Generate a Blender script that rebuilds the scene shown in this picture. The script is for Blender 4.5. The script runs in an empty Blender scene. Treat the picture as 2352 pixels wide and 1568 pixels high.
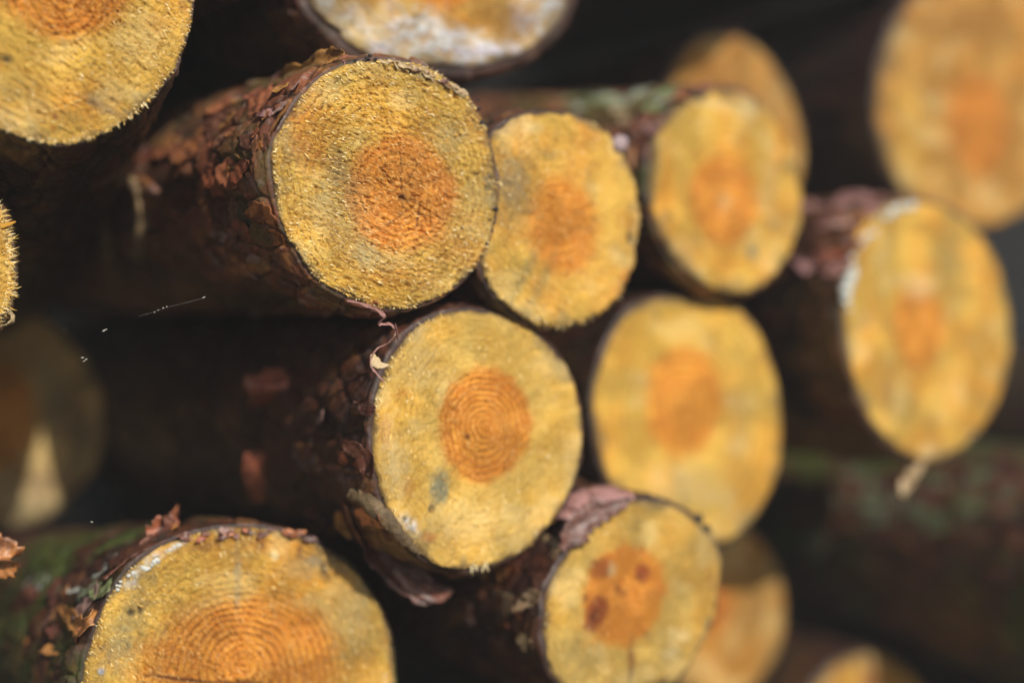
import bpy, math, random
import numpy as np
from mathutils import Vector, Matrix
from mathutils.bvhtree import BVHTree

C = bpy.context.scene.collection
S = bpy.context.scene

# ------------------------------------------------------------------ camera, light, exposure
K = 0.72                      # frame width / focal length (36 mm sensor, 50 mm lens)
CAMZ = 0.62
cam = bpy.data.cameras.new('camera')
cam.lens = 50.0; cam.sensor_width = 36.0
cam.clip_start = 0.02; cam.clip_end = 200
cam.dof.use_dof = True
cam.dof.focus_distance = 0.895
cam.dof.aperture_fstop = 1.25
cam.dof.aperture_blades = 0
co = bpy.data.objects.new('camera', cam); C.objects.link(co)
co.location = (0, 0, CAMZ); co.rotation_euler = (math.radians(90), 0, 0)
S.camera = co

SUN = Vector((0.42, -0.76, 0.52)).normalized()     # direction towards the sun
sun_el = math.asin(SUN.z)
w = bpy.data.worlds.new('World'); S.world = w; w.use_nodes = True
nt = w.node_tree
sky = nt.nodes.new('ShaderNodeTexSky'); sky.sky_type = 'NISHITA'; sky.sun_disc = False
sky.sun_elevation = sun_el; sky.sun_rotation = math.atan2(SUN.x, SUN.y)
bg = nt.nodes['Background']; bg.inputs['Strength'].default_value = 0.10
nt.links.new(sky.outputs[0], bg.inputs['Color'])
sl = bpy.data.lights.new('sun', 'SUN'); sl.energy = 4.9; sl.angle = math.radians(0.6); sl.color = (1.0, 0.95, 0.86)
so = bpy.data.objects.new('sun', sl); C.objects.link(so)
so.rotation_euler = SUN.to_track_quat('Z', 'Y').to_euler(); so.location = (2, -3, 4)
S.view_settings.view_transform = 'Standard'; S.view_settings.look = 'None'
S.view_settings.exposure = 0.2; S.view_settings.gamma = 1.0
S.cycles.max_bounces = 6; S.cycles.diffuse_bounces = 4
try: S.cycles.use_denoising = True
except Exception: pass

# ------------------------------------------------------------------ numpy noise
def _h(ix, iy, iz, s):
    h = (ix.astype(np.int64)*374761393 + iy.astype(np.int64)*668265263 + iz.astype(np.int64)*2147483647 + s*974634777) & 0xffffffff
    h = ((h ^ (h >> 13))*1274126177) & 0xffffffff
    h = ((h ^ (h >> 16))*2246822519) & 0xffffffff
    h = h ^ (h >> 15)
    return (h & 0xffffff)/float(0xffffff)

def vnoise(x, y, z, s=0):
    ix, iy, iz = np.floor(x), np.floor(y), np.floor(z)
    fx, fy, fz = x-ix, y-iy, z-iz
    fx, fy, fz = [f*f*(3-2*f) for f in (fx, fy, fz)]
    o = 0
    for a in (0, 1):
        for b in (0, 1):
            for c in (0, 1):
                o = o + _h(ix+a, iy+b, iz+c, s)*(fx if a else 1-fx)*(fy if b else 1-fy)*(fz if c else 1-fz)
    return o*2-1

def fbm(x, y, z, s=0, o=4, g=0.5):
    r = 0; a = 1.0; n = 0
    for i in range(o):
        r = r + a*vnoise(x*2**i+i*7.3, y*2**i+i*3.1, z*2**i+i*5.7, s+i); n += a; a *= g
    return r/n

def worley(x, y, z, s=0):
    """nearest cell: returns f1, f2, random id of the cell, offset vector to its centre"""
    ix, iy, iz = np.floor(x), np.floor(y), np.floor(z)
    f1 = np.full(x.shape, 9.0); f2 = np.full(x.shape, 9.0); rid = np.zeros(x.shape); ox = np.zeros(x.shape); oz = np.zeros(x.shape)
    for a in (-1, 0, 1):
        for b in (-1, 0, 1):
            for c in (-1, 0, 1):
                jx, jy, jz = ix+a, iy+b, iz+c
                px = jx+_h(jx, jy, jz, s); py = jy+_h(jx, jy, jz, s+1); pz = jz+_h(jx, jy, jz, s+2)
                d = np.sqrt((px-x)**2+(py-y)**2+(pz-z)**2)
                r = _h(jx, jy, jz, s+3)
                near = d < f1
                f2 = np.where(near, f1, np.minimum(f2, d))
                rid = np.where(near, r, rid); oz = np.where(near, z-pz, oz); ox = np.where(near, x-px, ox)
                f1 = np.where(near, d, f1)
    return f1, f2, rid, ox, oz

def sstep(a, b, x):
    t = np.clip((x-a)/(b-a), 0, 1); return t*t*(3-2*t)

# ------------------------------------------------------------------ helpers
def ray(px, py):
    return Vector(((px-1176)/2352*K, 1.0, -(py-784)/2352*K))
CAM = Vector((0, 0, CAMZ))
def at(px, py, Y):
    return CAM + ray(px, py)*Y

def mesh(name, V, F, mat, parent=None, attrs=None, smooth=True):
    me = bpy.data.meshes.new(name)
    V = np.asarray(V, dtype=np.float32)
    if isinstance(F, np.ndarray):
        n = F.shape[1]
        me.vertices.add(len(V)); me.vertices.foreach_set('co', V.ravel())
        me.loops.add(F.size); me.loops.foreach_set('vertex_index', F.astype(np.int32).ravel())
        me.polygons.add(len(F)); me.polygons.foreach_set('loop_start', np.arange(0, F.size, n, dtype=np.int32))
        me.update(calc_edges=True)
    else:
        me.from_pydata([tuple(map(float, v)) for v in V], [], F)
    for k, a in (attrs or {}).items():
        a = np.asarray(a, dtype=np.float32)
        if a.ndim == 1:
            at_ = me.attributes.new(k, 'FLOAT', 'POINT'); at_.data.foreach_set('value', a)
        else:
            at_ = me.attributes.new(k, 'FLOAT_COLOR', 'POINT'); at_.data.foreach_set('color', a.ravel())
    if smooth:
        me.polygons.foreach_set('use_smooth', np.ones(len(me.polygons), dtype=bool))
    me.materials.append(mat)
    o = bpy.data.objects.new(name, me); C.objects.link(o)
    if parent: o.parent = parent
    return o

def grid_faces(nr, nc, wrap=True):
    r = np.arange(nr-1)[:, None]; c = np.arange(nc if wrap else nc-1)[None, :]
    c2 = (c+1) % nc
    return np.stack([r*nc+c, r*nc+c2, (r+1)*nc+c2, (r+1)*nc+c], -1).reshape(-1, 4)

# ------------------------------------------------------------------ materials
class NT:
    def __init__(s, name):
        s.m = bpy.data.materials.new(name); s.m.use_nodes = True
        s.t = s.m.node_tree; s.b = s.t.nodes['Principled BSDF']
    def n(s, typ, **kw):
        x = s.t.nodes.new(typ)
        for k, v in kw.items(): setattr(x, k, v)
        return x
    def l(s, a, b): s.t.links.new(a, b)
    def attr(s, name): return s.n('ShaderNodeAttribute', attribute_name=name)
    def val(s, sock, x):
        if hasattr(x, 'is_output') or isinstance(x, bpy.types.NodeSocket): s.l(x, sock)
        else: sock.default_value = x
    def math(s, op, a, b=0.0, c=None, clamp=False):
        x = s.n('ShaderNodeMath', operation=op, use_clamp=clamp)
        s.val(x.inputs[0], a); s.val(x.inputs[1], b)
        if c is not None: s.val(x.inputs[2], c)
        return x.outputs[0]
    def mix(s, f, a, b, blend='MIX'):
        x = s.n('ShaderNodeMix', data_type='RGBA', blend_type=blend)
        s.val(x.inputs[0], f)
        for i, v in ((6, a), (7, b)):
            if isinstance(v, (tuple, list)): x.inputs[i].default_value = (*v[:3], 1)
            else: s.l(v, x.inputs[i])
        return x.outputs[2]
    def noise(s, vec, scale, detail=3, rough=0.5, dist=0.0):
        x = s.n('ShaderNodeTexNoise'); s.l(vec, x.inputs['Vector'])
        x.inputs['Scale'].default_value = scale; x.inputs['Detail'].default_value = detail
        x.inputs['Roughness'].default_value = rough; x.inputs['Distortion'].default_value = dist
        return x.outputs['Fac']
    def ramp(s, f, a, b, lo=0.0, hi=1.0):
        x = s.n('ShaderNodeMapRange', interpolation_type='SMOOTHSTEP')
        s.l(f, x.inputs[0])
        for i, v in enumerate((a, b, lo, hi)): x.inputs[i+1].default_value = v
        return x.outputs[0]
    def mapping(s, vec, rot=0, scale=(1, 1, 1), loc=(0, 0, 0)):
        x = s.n('ShaderNodeMapping'); s.l(vec, x.inputs[0])
        x.inputs['Location'].default_value = loc
        x.inputs['Rotation'].default_value = (0, 0, rot); x.inputs['Scale'].default_value = scale
        return x.outputs[0]

def wood_mat(name, sap=(.66, .40, .065), sap2=(.60, .28, .03), heart=(.58, .20, .018), olive=(.34, .235, .06),
             saw=0.5, spacing=.0042, ring=0.5, heart_ring=0.8, olive_amt=.5, bump=1.0, seed=0, dirt_shade=.55, contrast=1.0):
    m = NT(name)
    tc0 = m.n('ShaderNodeTexCoord').outputs['Object']
    tc = m.mapping(tc0, loc=(seed*1.7, seed*.9, seed*.3))
    rr = m.attr('ringr').outputs['Fac']; hm = m.attr('heart').outputs['Fac']
    tint = m.attr('tint')
    n_big = m.noise(tc, 22, 3, .55)
    n_mid = m.noise(tc, 75, 4, .6)
    # saw marks: fine noise stretched along the cut direction
    sw = m.mapping(m.mapping(tc, rot=saw), scale=(1, 4.5, 1))
    n_saw = m.noise(sw, 330, 3, .7)
    n_pit = m.noise(m.mapping(m.mapping(tc, rot=saw), scale=(1, 2.8, 1)), 520, 3, .75)
    n_scr = m.noise(m.mapping(m.mapping(tc, rot=saw+.25), scale=(1, 9, 1)), 60, 4, .6)
    # rings
    warp = m.math('MULTIPLY', m.math('SUBTRACT', n_mid, .5), .009)
    ph = m.math('MULTIPLY', m.math('ADD', rr, warp), 2*math.pi/spacing)
    ph = m.math('ADD', ph, m.math('MULTIPLY', n_big, 5.0))
    wave = m.math('SINE', ph)
    wv = m.ramp(wave, -.1, 1.0)
    amp = m.math('MULTIPLY', m.math('ADD', m.math('MULTIPLY', hm, heart_ring-ring), ring), m.ramp(n_mid, .35, .6, .35, 1.0))
    rings = m.math('MULTIPLY', wv, amp)
    # colour
    c = m.mix(m.ramp(n_big, .38, .66), sap, sap2)
    c = m.mix(m.math('MULTIPLY', m.ramp(m.noise(tc, 38, 4, .65), .5, .72), olive_amt), c, olive)
    c = m.mix(m.math('MULTIPLY', m.ramp(n_scr, .5, .7), .35), c, (sap[0]*1.08, sap[1]*1.12, sap[2]*1.6))
    hc = m.mix(m.ramp(n_mid, .35, .65), heart, (heart[0]*1.25, heart[1]*1.5, heart[2]*1.8))
    c = m.mix(hm, c, hc)
    c = m.mix(m.math('MULTIPLY', rings, .70), c, m.mix(1.0, c, (.58, .38, .20), 'MULTIPLY'))
    rgn = m.ramp(m.noise(m.mapping(tc, loc=(.3, .7, 0)), 26, 2, .5), .38, .60, .35, 1.0)
    c = m.mix(m.math('MULTIPLY', m.math('MULTIPLY', m.ramp(n_pit, .50, .64), min(1.0, 1.25*dirt_shade*contrast)), rgn), c, (.13, .052, .010))  # pits darkened in the colour: dirt plus painted shade
    c = m.mix(m.math('MULTIPLY', m.ramp(n_saw, .52, .70), .62*contrast), c, (.88, .66, .27))  # pale painted on raised grain, like grazing light on fibre tips
    ta = m.math('MULTIPLY', tint.outputs['Alpha'], m.ramp(n_saw, .25, .6, .8, 1.0))
    c = m.mix(ta, c, tint.outputs['Color'])
    m.l(c, m.b.inputs['Base Color'])
    m.b.inputs['Roughness'].default_value = .78
    m.b.inputs['Specular IOR Level'].default_value = .25
    h = m.math('MULTIPLY', m.math('ADD', m.math('MULTIPLY', n_saw, 1.0), m.math('MULTIPLY', n_pit, -1.1)), rgn)
    h = m.math('ADD', h, m.math('MULTIPLY', rings, -.45))
    h = m.math('ADD', h, m.math('MULTIPLY', n_scr, .4))
    bp = m.n('ShaderNodeBump'); bp.inputs['Strength'].default_value = .9*bump; bp.inputs['Distance'].default_value = .0022
    m.l(h, bp.inputs['Height']); m.l(bp.outputs[0], m.b.inputs['Normal'])
    return m.m

def fibre_mat():
    m = NT('torn_fibre')
    a = m.attr('tone').outputs['Fac']
    c = m.mix(m.ramp(a, 0, .55), (.50, .25, .03), (.80, .52, .12))
    c = m.mix(m.ramp(a, .6, 1.0), c, (.95, .80, .45))
    hm = m.attr('hm').outputs['Fac']
    c = m.mix(m.math('MULTIPLY', hm, .85), c, m.mix(m.ramp(a, .2, 1.0), (.56, .20, .022), (.86, .50, .17)))
    m.l(c, m.b.inputs['Base Color']); m.b.inputs['Roughness'].default_value = .6
    m.b.inputs['Specular IOR Level'].default_value = .3
    return m.m

def bark_mat(name='pine_bark', bright=1.0):
    m = NT(name)
    tc = m.n('ShaderNodeTexCoord').outputs['Object']
    pl = m.attr('plate').outputs['Fac']; ed = m.attr('edge').outputs['Fac']
    moss = m.attr('moss').outputs['Fac']; fr = m.attr('fresh').outputs['Fac']
    n1 = m.noise(tc, 60, 4, .6); n2 = m.noise(tc, 400, 3, .65); n3 = m.noise(tc, 25, 3, .5)
    n4 = m.noise(m.mapping(tc, loc=(3, 1, 2)), 130, 4, .6)
    b = bright
    c = m.mix(m.ramp(pl, .15, .6), (.085*b, .030*b, .016*b), (.20*b, .068*b, .034*b))
    c = m.mix(m.math('MULTIPLY', m.ramp(pl, .7, .8), .9), c, (.34*b, .14*b, .045*b))
    c = m.mix(m.math('MULTIPLY', m.ramp(pl, .86, .93), .8), c, (.32*b, .19*b, .17*b))
    c = m.mix(m.math('MULTIPLY', m.ramp(n1, .52, .66), .7), c, (.045*b, .022*b, .015*b))
    c = m.mix(m.math('MULTIPLY', m.ramp(n4, .56, .68), .55), c, (.30*b, .22*b, .19*b))
    c = m.mix(m.ramp(ed, .0, .09, .85, 0), c, (.018, .010, .008))
    mm = m.math('MULTIPLY', moss, m.ramp(n3, .40, .62))
    c = m.mix(m.math('MULTIPLY', mm, .85), c, m.mix(m.ramp(n2, .4, .6), (.035, .060, .012), (.10, .15, .03)))
    c = m.mix(m.math('MULTIPLY', fr, m.ramp(n2, .3, .55, .4, 1)), c, (.028, .013, .009))
    c = m.mix(m.ramp(n2, .3, .75, .0, .3), c, (.02, .012, .01))
    m.l(c, m.b.inputs['Base Color'])
    m.l(m.math('MAXIMUM', m.ramp(n1, .3, .7, .28, .6), m.math('MULTIPLY', fr, .95)), m.b.inputs['Roughness'])
    m.b.inputs['Specular IOR Level'].default_value = .55
    bp = m.n('ShaderNodeBump'); bp.inputs['Strength'].default_value = .6; bp.inputs['Distance'].default_value = .001
    m.l(m.math('ADD', n2, m.math('MULTIPLY', n4, .8)), bp.inputs['Height']); m.l(bp.outputs[0], m.b.inputs['Normal'])
    return m.m

def flake_mat(name, cols, rough=.42):
    m = NT(name)
    tc = m.n('ShaderNodeTexCoord').outputs['Object']
    r = m.n('ShaderNodeObjectInfo').outputs['Random']
    c = cols[0]
    for i in range(1, len(cols)):
        t = i/len(cols)
        c = m.mix(m.ramp(r, t-.02, t+.02), c, cols[i])
    n1 = m.noise(tc, 90, 4, .6); n2 = m.noise(tc, 500, 3, .6)
    dk = m.mix(1.0, c, (.35, .28, .25), 'MULTIPLY')
    c = m.mix(m.ramp(n1, .45, .65), c, dk)
    c = m.mix(m.ramp(n2, .5, .75, 0, .45), c, (.42, .30, .24))
    m.l(c, m.b.inputs['Base Color']); m.b.inputs['Roughness'].default_value = rough
    bp = m.n('ShaderNodeBump'); bp.inputs['Strength'].default_value = .5; bp.inputs['Distance'].default_value = .0008
    m.l(m.math('ADD', n2, n1), bp.inputs['Height']); m.l(bp.outputs[0], m.b.inputs['Normal'])
    return m.m

def plain_mat(name, col, rough=.7, scale=200, amt=.4, col2=None):
    m = NT(name)
    tc = m.n('ShaderNodeTexCoord').outputs['Object']
    n1 = m.noise(tc, scale, 4, .6)
    c = m.mix(m.ramp(n1, .35, .65, 0, amt), col, col2 or tuple(x*.35 for x in col))
    m.l(c, m.b.inputs['Base Color']); m.b.inputs['Roughness'].default_value = rough
    bp = m.n('ShaderNodeBump'); bp.inputs['Strength'].default_value = .4; bp.inputs['Distance'].default_value = 1/scale
    m.l(n1, bp.inputs['Height']); m.l(bp.outputs[0], m.b.inputs['Normal'])
    return m.m

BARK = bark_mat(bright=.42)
BARK_SHADED = bark_mat('pine_bark_shaded', .22)  # darker copy for deep-set logs, their shade put into the colour
BARK_LIT = bark_mat('pine_bark_lit', 1.25)  # brighter copy for logs with sunlit bark, light put into the colour
FIBRE = fibre_mat()
FL_RED = flake_mat('loose_bark_red', [(.30, .085, .035), (.44, .15, .065), (.50, .22, .06), (.34, .10, .055), (.42, .26, .22), (.18, .07, .04), (.48, .17, .05)])
FL_ORANGE = flake_mat('loose_bark_orange', [(.42, .20, .05), (.36, .14, .035)])
FL_PINK = flake_mat('loose_bark_pink', [(.40, .21, .20), (.34, .17, .15)])
FL_TAN = flake_mat('loose_bark_tan', [(.45, .33, .17), (.38, .26, .14)], .6)
FL_GREEN = flake_mat('mossy_bark_scale', [(.22, .27, .10), (.34, .38, .26), (.15, .20, .06), (.42, .44, .38)], .7)
FL_MOSS = flake_mat('moss_tuft', [(.09, .12, .05), (.13, .15, .08)], .9)
FL_DARK = flake_mat('loose_bark_dark', [(.10, .030, .018), (.14, .045, .025)])
LICHEN = plain_mat('pale_lichen', (.55, .56, .52), .9, 300, .5, (.25, .28, .22))
BLACKDIRT = plain_mat('dark_crumb', (.03, .022, .02), .9, 400, .5)
WEB = plain_mat('cobweb_silk', (.7, .68, .6), .5, 400, .1)
BACKING = plain_mat('backing_black', (.006, .006, .0055), 1.0, 9, .5, (.003, .003, .003))  # near-black so the gaps between logs look deep in shade
BACKING.node_tree.nodes['Principled BSDF'].inputs['Specular IOR Level'].default_value = .05
GROUND = plain_mat('forest_floor', (.035, .028, .018), .95, 14, .6, (.014, .013, .008))

# ------------------------------------------------------------------ logs
TINT = dict(blue=(.16, .20, .15), black=(.02, .018, .016), orange=(.50, .16, .02), white=(.66, .66, .65), pale=(.72, .58, .30),
            red=(.25, .03, .01), olive=(.24, .20, .09), brown=(.22, .085, .03), yellow=(.68, .40, .05), grey=(.25, .22, .17),
            purple=(.16, .10, .10), knot=(.27, .065, .016), knotdark=(.12, .032, .012), lilac=(.50, .46, .56), deep=(.56, .23, .025))
AXIS0 = math.radians(33)
VEIL = .019
GROUP = 'sawn pine logs stacked in the woodpile'
LOGS = {}

def make_log(key, label, outline, Y, heart, hsize, hrot=0.0, ang=33, pitch=0, length=.9, back=1.0, axis=(0, 0), thick=.0035, hero=1,
             mat=None, stains_shade=(), seed=1, rough=.0005, ringamp=.00025, fringe=(), fibres=0, fdir=-40, spacing=.0042, moss=.3, bare=(), group=GROUP,
             plateamp=1.0, edge_rag=1.0, bark=None, hblend=.12, cracks=0):
    a = math.radians(ang); p = math.radians(pitch)
    u = Vector((math.cos(a), math.sin(a), 0)); v = Vector((0, 0, 1))
    n = Vector((math.sin(a), -math.cos(a), 0))
    n2 = (n*math.cos(p) + v*math.sin(p)).normalized(); v = (v*math.cos(p) - n*math.sin(p)).normalized(); n = n2
    if len(outline) == 4:
        ox, oy, ra, rb = outline
        pts = [(ox+ra*math.cos(t)*(1+.03*math.sin(2*t+seed)+.02*math.sin(3*t+seed*2)), oy-rb*math.sin(t)*(1+.02*math.sin(3*t+seed*1.3))) for t in np.linspace(0, 2*math.pi, 25)[:-1]]
    else: pts = outline
    mx = (min(q[0] for q in pts)+max(q[0] for q in pts))/2; my = (min(q[1] for q in pts)+max(q[1] for q in pts))/2
    P0 = at(mx, my, Y)
    def proj(px, py):
        d = ray(px, py); t = (P0-CAM).dot(n)/d.dot(n)
        return CAM+d*t
    H = proj(*heart)
    M = Matrix((u, v, n)).transposed()
    def loc2(px, py):
        q = proj(px, py)-H; return np.array((q.dot(u), q.dot(v)))
    B = np.array([loc2(*q) for q in pts]); 
    cen = np.array([(B[:, 0].min()+B[:, 0].max())/2, (B[:, 1].min()+B[:, 1].max())/2])
    th = np.arctan2(B[:, 1]-cen[1], B[:, 0]-cen[0]); r = np.hypot(B[:, 0]-cen[0], B[:, 1]-cen[1])
    o = np.argsort(th); th = th[o]; r = r[o]
    nth = 460 if hero > 1 else (300 if hero else 160)
    T = np.linspace(-math.pi, math.pi, nth, endpoint=False)
    def rad(t):
        fine = np.linspace(-math.pi, math.pi, 361)[:-1]
        rf = np.interp(fine, np.r_[th-2*math.pi, th, th+2*math.pi], np.r_[r, r, r])
        k = np.array([1, 4, 8, 10, 8, 4, 1.]); k /= k.sum()
        for _ in range(2): rf = np.convolve(np.r_[rf[-3:], rf, rf[:3]], k, 'valid')
        return np.interp((t+math.pi) % (2*math.pi)-math.pi, np.r_[fine, math.pi], np.r_[rf, rf[0]])
    R = rad(T); Rm = R.mean()
    jag = fbm(np.cos(T)*Rm*160, np.sin(T)*Rm*160, T*0, seed, 3)*.0011*edge_rag + fbm(np.cos(T)*3.2, np.sin(T)*3.2, T*0, seed+9, 3)*.0009*edge_rag
    Rw = R+jag
    root = bpy.data.objects.new('pine_log', None); C.objects.link(root)
    root.empty_display_size = .05
    root.matrix_world = Matrix.Translation(H) @ M.to_4x4()
    root['label'] = label; root['category'] = 'log'; root['group'] = group
    # ---- cut face
    ns = 110 if hero > 1 else (70 if hero else 36)
    sv = np.linspace(0.0, 1.0, ns)
    bx = cen[0]+Rw*np.cos(T); by = cen[1]+Rw*np.sin(T)
    X = sv[:, None]*bx[None]; Yy = sv[:, None]*by[None]
    ringr = (sv[:, None]*Rm*np.ones(nth)[None])
    Sx = X*1000; Sy = Yy*1000
    ca, sa = math.cos(math.radians(fdir)), math.sin(math.radians(fdir))
    A = (Sx*ca+Sy*sa); Bc = (-Sx*sa+Sy*ca)
    hc = math.cos(math.radians(hrot)); hs = math.sin(math.radians(hrot))
    hv = (np.array(hsize)/2352*K*P0.y); hv = (hv[0]/max(.5, abs(math.cos(a))), hv[1])
    hx = (X*hc+Yy*hs)/hv[0]; hy = (-X*hs+Yy*hc)/hv[1]
    hr = np.hypot(hx, hy) + .10*fbm(Sx/9, Sy/9, Sx*0, seed+3, 3)
    heartm = (1-sstep(1-hblend, 1+hblend*.8, hr+.05*fbm(A/2.5, Bc/1.0, Sx*0, seed+40, 3)))*(.94+.06*sstep(.0,.9,hr))
    Z = fbm(A/6, Bc/1.3, Sx*0, seed, 4, .6)*rough*1.5 + fbm(Sx/22, Sy/22, Sx*0, seed+5, 2)*.0012
    pit = fbm(A/4.0, Bc/1.4, Sx*0+4, seed+6, 3, .7); Z -= sstep(.10, .45, pit)*rough*2.0
    Z += np.sin((ringr*1000+fbm(Sx/14, Sy/14, Sx*0, seed+8, 2)*2.2)/(spacing*1000)*2*math.pi)*ringamp*(.35+.9*heartm)
    # stains and painted shade
    rgb = np.zeros(X.shape+(3,)); al = np.zeros(X.shape)
    for (px, py, rx, ry, rot, cn, st, soft) in stains_shade:
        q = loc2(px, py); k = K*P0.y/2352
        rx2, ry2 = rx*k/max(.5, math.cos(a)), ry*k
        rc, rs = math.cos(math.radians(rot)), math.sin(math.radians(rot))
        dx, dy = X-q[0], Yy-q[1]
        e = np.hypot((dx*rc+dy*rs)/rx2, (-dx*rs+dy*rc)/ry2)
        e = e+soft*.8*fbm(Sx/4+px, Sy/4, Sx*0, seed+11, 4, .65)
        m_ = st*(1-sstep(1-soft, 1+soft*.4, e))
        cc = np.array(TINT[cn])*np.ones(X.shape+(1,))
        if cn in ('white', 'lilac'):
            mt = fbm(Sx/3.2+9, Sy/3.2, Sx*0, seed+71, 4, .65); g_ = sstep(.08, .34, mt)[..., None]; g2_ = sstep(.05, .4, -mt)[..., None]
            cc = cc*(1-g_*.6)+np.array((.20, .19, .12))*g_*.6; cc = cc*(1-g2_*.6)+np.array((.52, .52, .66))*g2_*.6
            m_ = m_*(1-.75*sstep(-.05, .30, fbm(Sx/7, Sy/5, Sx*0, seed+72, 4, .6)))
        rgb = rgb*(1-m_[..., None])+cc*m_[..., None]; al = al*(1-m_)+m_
        if cn == 'black': Z -= m_*.0012
        if cn in ('white', 'lilac'): Z += m_*.0010*(1+fbm(Sx/2, Sy/2, Sx*0, 5, 3))
    # grime round the rim, drying cracks out of the heart
    def over(m_, c_):
        nonlocal rgb, al
        rgb = rgb*(1-m_[..., None])+np.array(c_)*m_[..., None]; al = al*(1-m_)+m_
    gn = fbm(Sx/16, Sy/16, Sx*0, seed+81, 4, .6); ss = sv[:, None]+0*X
    over((1-.8*heartm)*.55*sstep(.05, .4, gn+.5*sstep(.80, 1.0, ss)-.28), (.24, .19, .09))
    over(.75*sstep(.955, 1.0, ss+.05*gn), (.13, .075, .035))
    over(.40*sstep(.10, .45, fbm(Sx/26, Sy/20, Sx*0+3, seed+83, 3))*(1-heartm), (.70, .52, .22))
    rc_ = np.random.RandomState(seed+5); ang_ = np.arctan2(Yy, X); rad_ = np.hypot(X, Yy)
    for k in range(cracks):
        a0 = rc_.uniform(-math.pi, math.pi); r1 = Rm*rc_.uniform(.25, .62); r2 = Rm*rc_.uniform(0, .10)
        wob = fbm(rad_*130, rad_*0+k, rad_*0, seed+k, 3)*.10
        dd = np.abs((ang_-a0-wob+math.pi) % (2*math.pi)-math.pi)*rad_
        wid = .0006*np.clip(1-(rad_-r2)/(r1-r2), 0, 1)+.0001
        m_ = (1-sstep(wid*.4, wid*1.3, dd))*((rad_ > r2) & (rad_ < r1))
        over(.6*m_, (.14, .05, .015)); Z -= m_*.0008
    col = rgb/np.maximum(al, 1e-4)[..., None]
    edge = sstep(.96, 1.0, sv)[:, None]*np.ones(nth)[None]
    Z -= edge*.0012
    V = np.stack([X, Yy, Z], -1).reshape(-1, 3)
    skirt = np.stack([cen[0]+(Rw-.0006)*np.cos(T), cen[1]+(Rw-.0006)*np.sin(T), -.016+0*T], -1)
    V = np.vstack([V, skirt])
    tint = np.concatenate([col, al[..., None]], -1).reshape(-1, 4)
    tint = np.vstack([tint, np.tile([.1, .05, .02, .8], (nth, 1))])
    at_ = dict(ringr=np.r_[ringr.ravel(), np.full(nth, Rm)], heart=np.r_[heartm.ravel(), np.zeros(nth)], tint=tint)
    cf = mesh('cut_face', V, grid_faces(ns+1, nth), mat or W_DEF, root, at_)
    # ---- fibres torn up by the saw
    rng = np.random.RandomState(seed+100)
    if fibres or fringe:
        FV = []; FF = []; FT = []; FH = []
        def add(px_, py_, pz_, d, L, w_, tone, hv_=0.0):
            base = np.array((px_, py_, pz_)); d = d/np.linalg.norm(d)
            s_ = np.cross(d, rng.normal(size=3)); s_ /= np.linalg.norm(s_); s2 = np.cross(d, s_)
            i = len(FV)
            bend = rng.normal(size=3)*L*.12
            FV.extend([base-s_*w_, base+s_*w_, base+s2*w_, base+d*L*.55+bend+s_*w_*.7, base+d*L*.55+bend-s_*w_*.7, base+d*L])
            FF.extend([(i, i+1, i+3, i+4), (i+1, i+2, i+3, i+3), (i+2, i, i+4, i+3), (i+4, i+3, i+5, i+5)])
            FT.extend([tone]*6); FH.extend([hv_]*6)
        if fibres:
            t = rng.uniform(-math.pi, math.pi, fibres); s_ = np.sqrt(rng.uniform(0, 1, fibres))*.995
            bxx = s_*np.interp(t, T, bx); byy = s_*np.interp(t, T, by)
            hxx = (bxx*hc+byy*hs)/hv[0]; hyy = (-bxx*hs+byy*hc)/hv[1]
            hrr = np.hypot(hxx, hyy)+.10*fbm(bxx*1000/9, byy*1000/9, bxx*0, seed+3, 3); hvv = 1-sstep(1-hblend, 1+hblend*.8, hrr)
            rph = np.sin((s_*Rm*1000+fbm(bxx*1000/14, byy*1000/14, bxx*0, seed+8, 2)*2.2)/(spacing*1000)*2*math.pi)
            dens = .5+.9*fbm(bxx*60, byy*60, bxx*0, seed+21, 3)
            for i in range(fibres):
                if rng.rand() > dens[i]*1.3*(.25+.75*(rph[i]*.5+.5)): continue
                an = math.radians(fdir)+rng.normal()*.33
                tl = abs(rng.normal())*.35+.12
                d = np.array((math.cos(an), math.sin(an), tl))
                L = rng.uniform(.0014, .0036)*(1.7 if rng.rand() < .07 else 1); 
                add(bxx[i], byy[i], .0001, d, L, rng.uniform(.00015, .00040), rng.rand()**1.3, float(hvv[i]))
        for (t0, t1, cnt, Lm, dirdeg, tonelo) in fringe:
            for i in range(cnt):
                t_ = math.radians(rng.uniform(t0, t1)); rr_ = float(np.interp((t_+math.pi) % (2*math.pi)-math.pi, T, Rw))-rng.uniform(0, .0035)
                an = (math.radians(dirdeg) if dirdeg is not None else t_)+rng.normal()*.35
                d = np.array((math.cos(an), math.sin(an), rng.uniform(-.1, .7)))
                add(cen[0]+rr_*math.cos(t_), cen[1]+rr_*math.sin(t_), -.0006, d, Lm*rng.uniform(.35, 1.25), rng.uniform(.00016, .0004), rng.uniform(tonelo, 1))
        FF = [tuple(dict.fromkeys(f)) for f in FF]
        fo = mesh('sawn_fibres', FV, FF, FIBRE, cf, dict(tone=np.array(FT), hm=np.array(FH)), smooth=False)
        fo['kind'] = 'stuff'
    # ---- bark
    D = Vector((-math.sin(AXIS0), math.cos(AXIS0), 0)) + Vector((axis[0]*math.cos(AXIS0), axis[0]*math.sin(AXIS0), axis[1]))
    D = M.transposed() @ D.normalized(); D = np.array(D)
    nz = 250 if hero > 1 else (150 if hero else 60)
    tz = (np.linspace(0, 1, nz)**(1.6 if hero else 1.3))*length
    sc = 1+(back-1)*sstep(0, length, tz)
    TT, ZZ = np.meshgrid(T, tz)
    Rb = R[None]*sc[:, None]
    cxn, cyn = np.cos(TT)*Rb, np.sin(TT)*Rb
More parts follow.
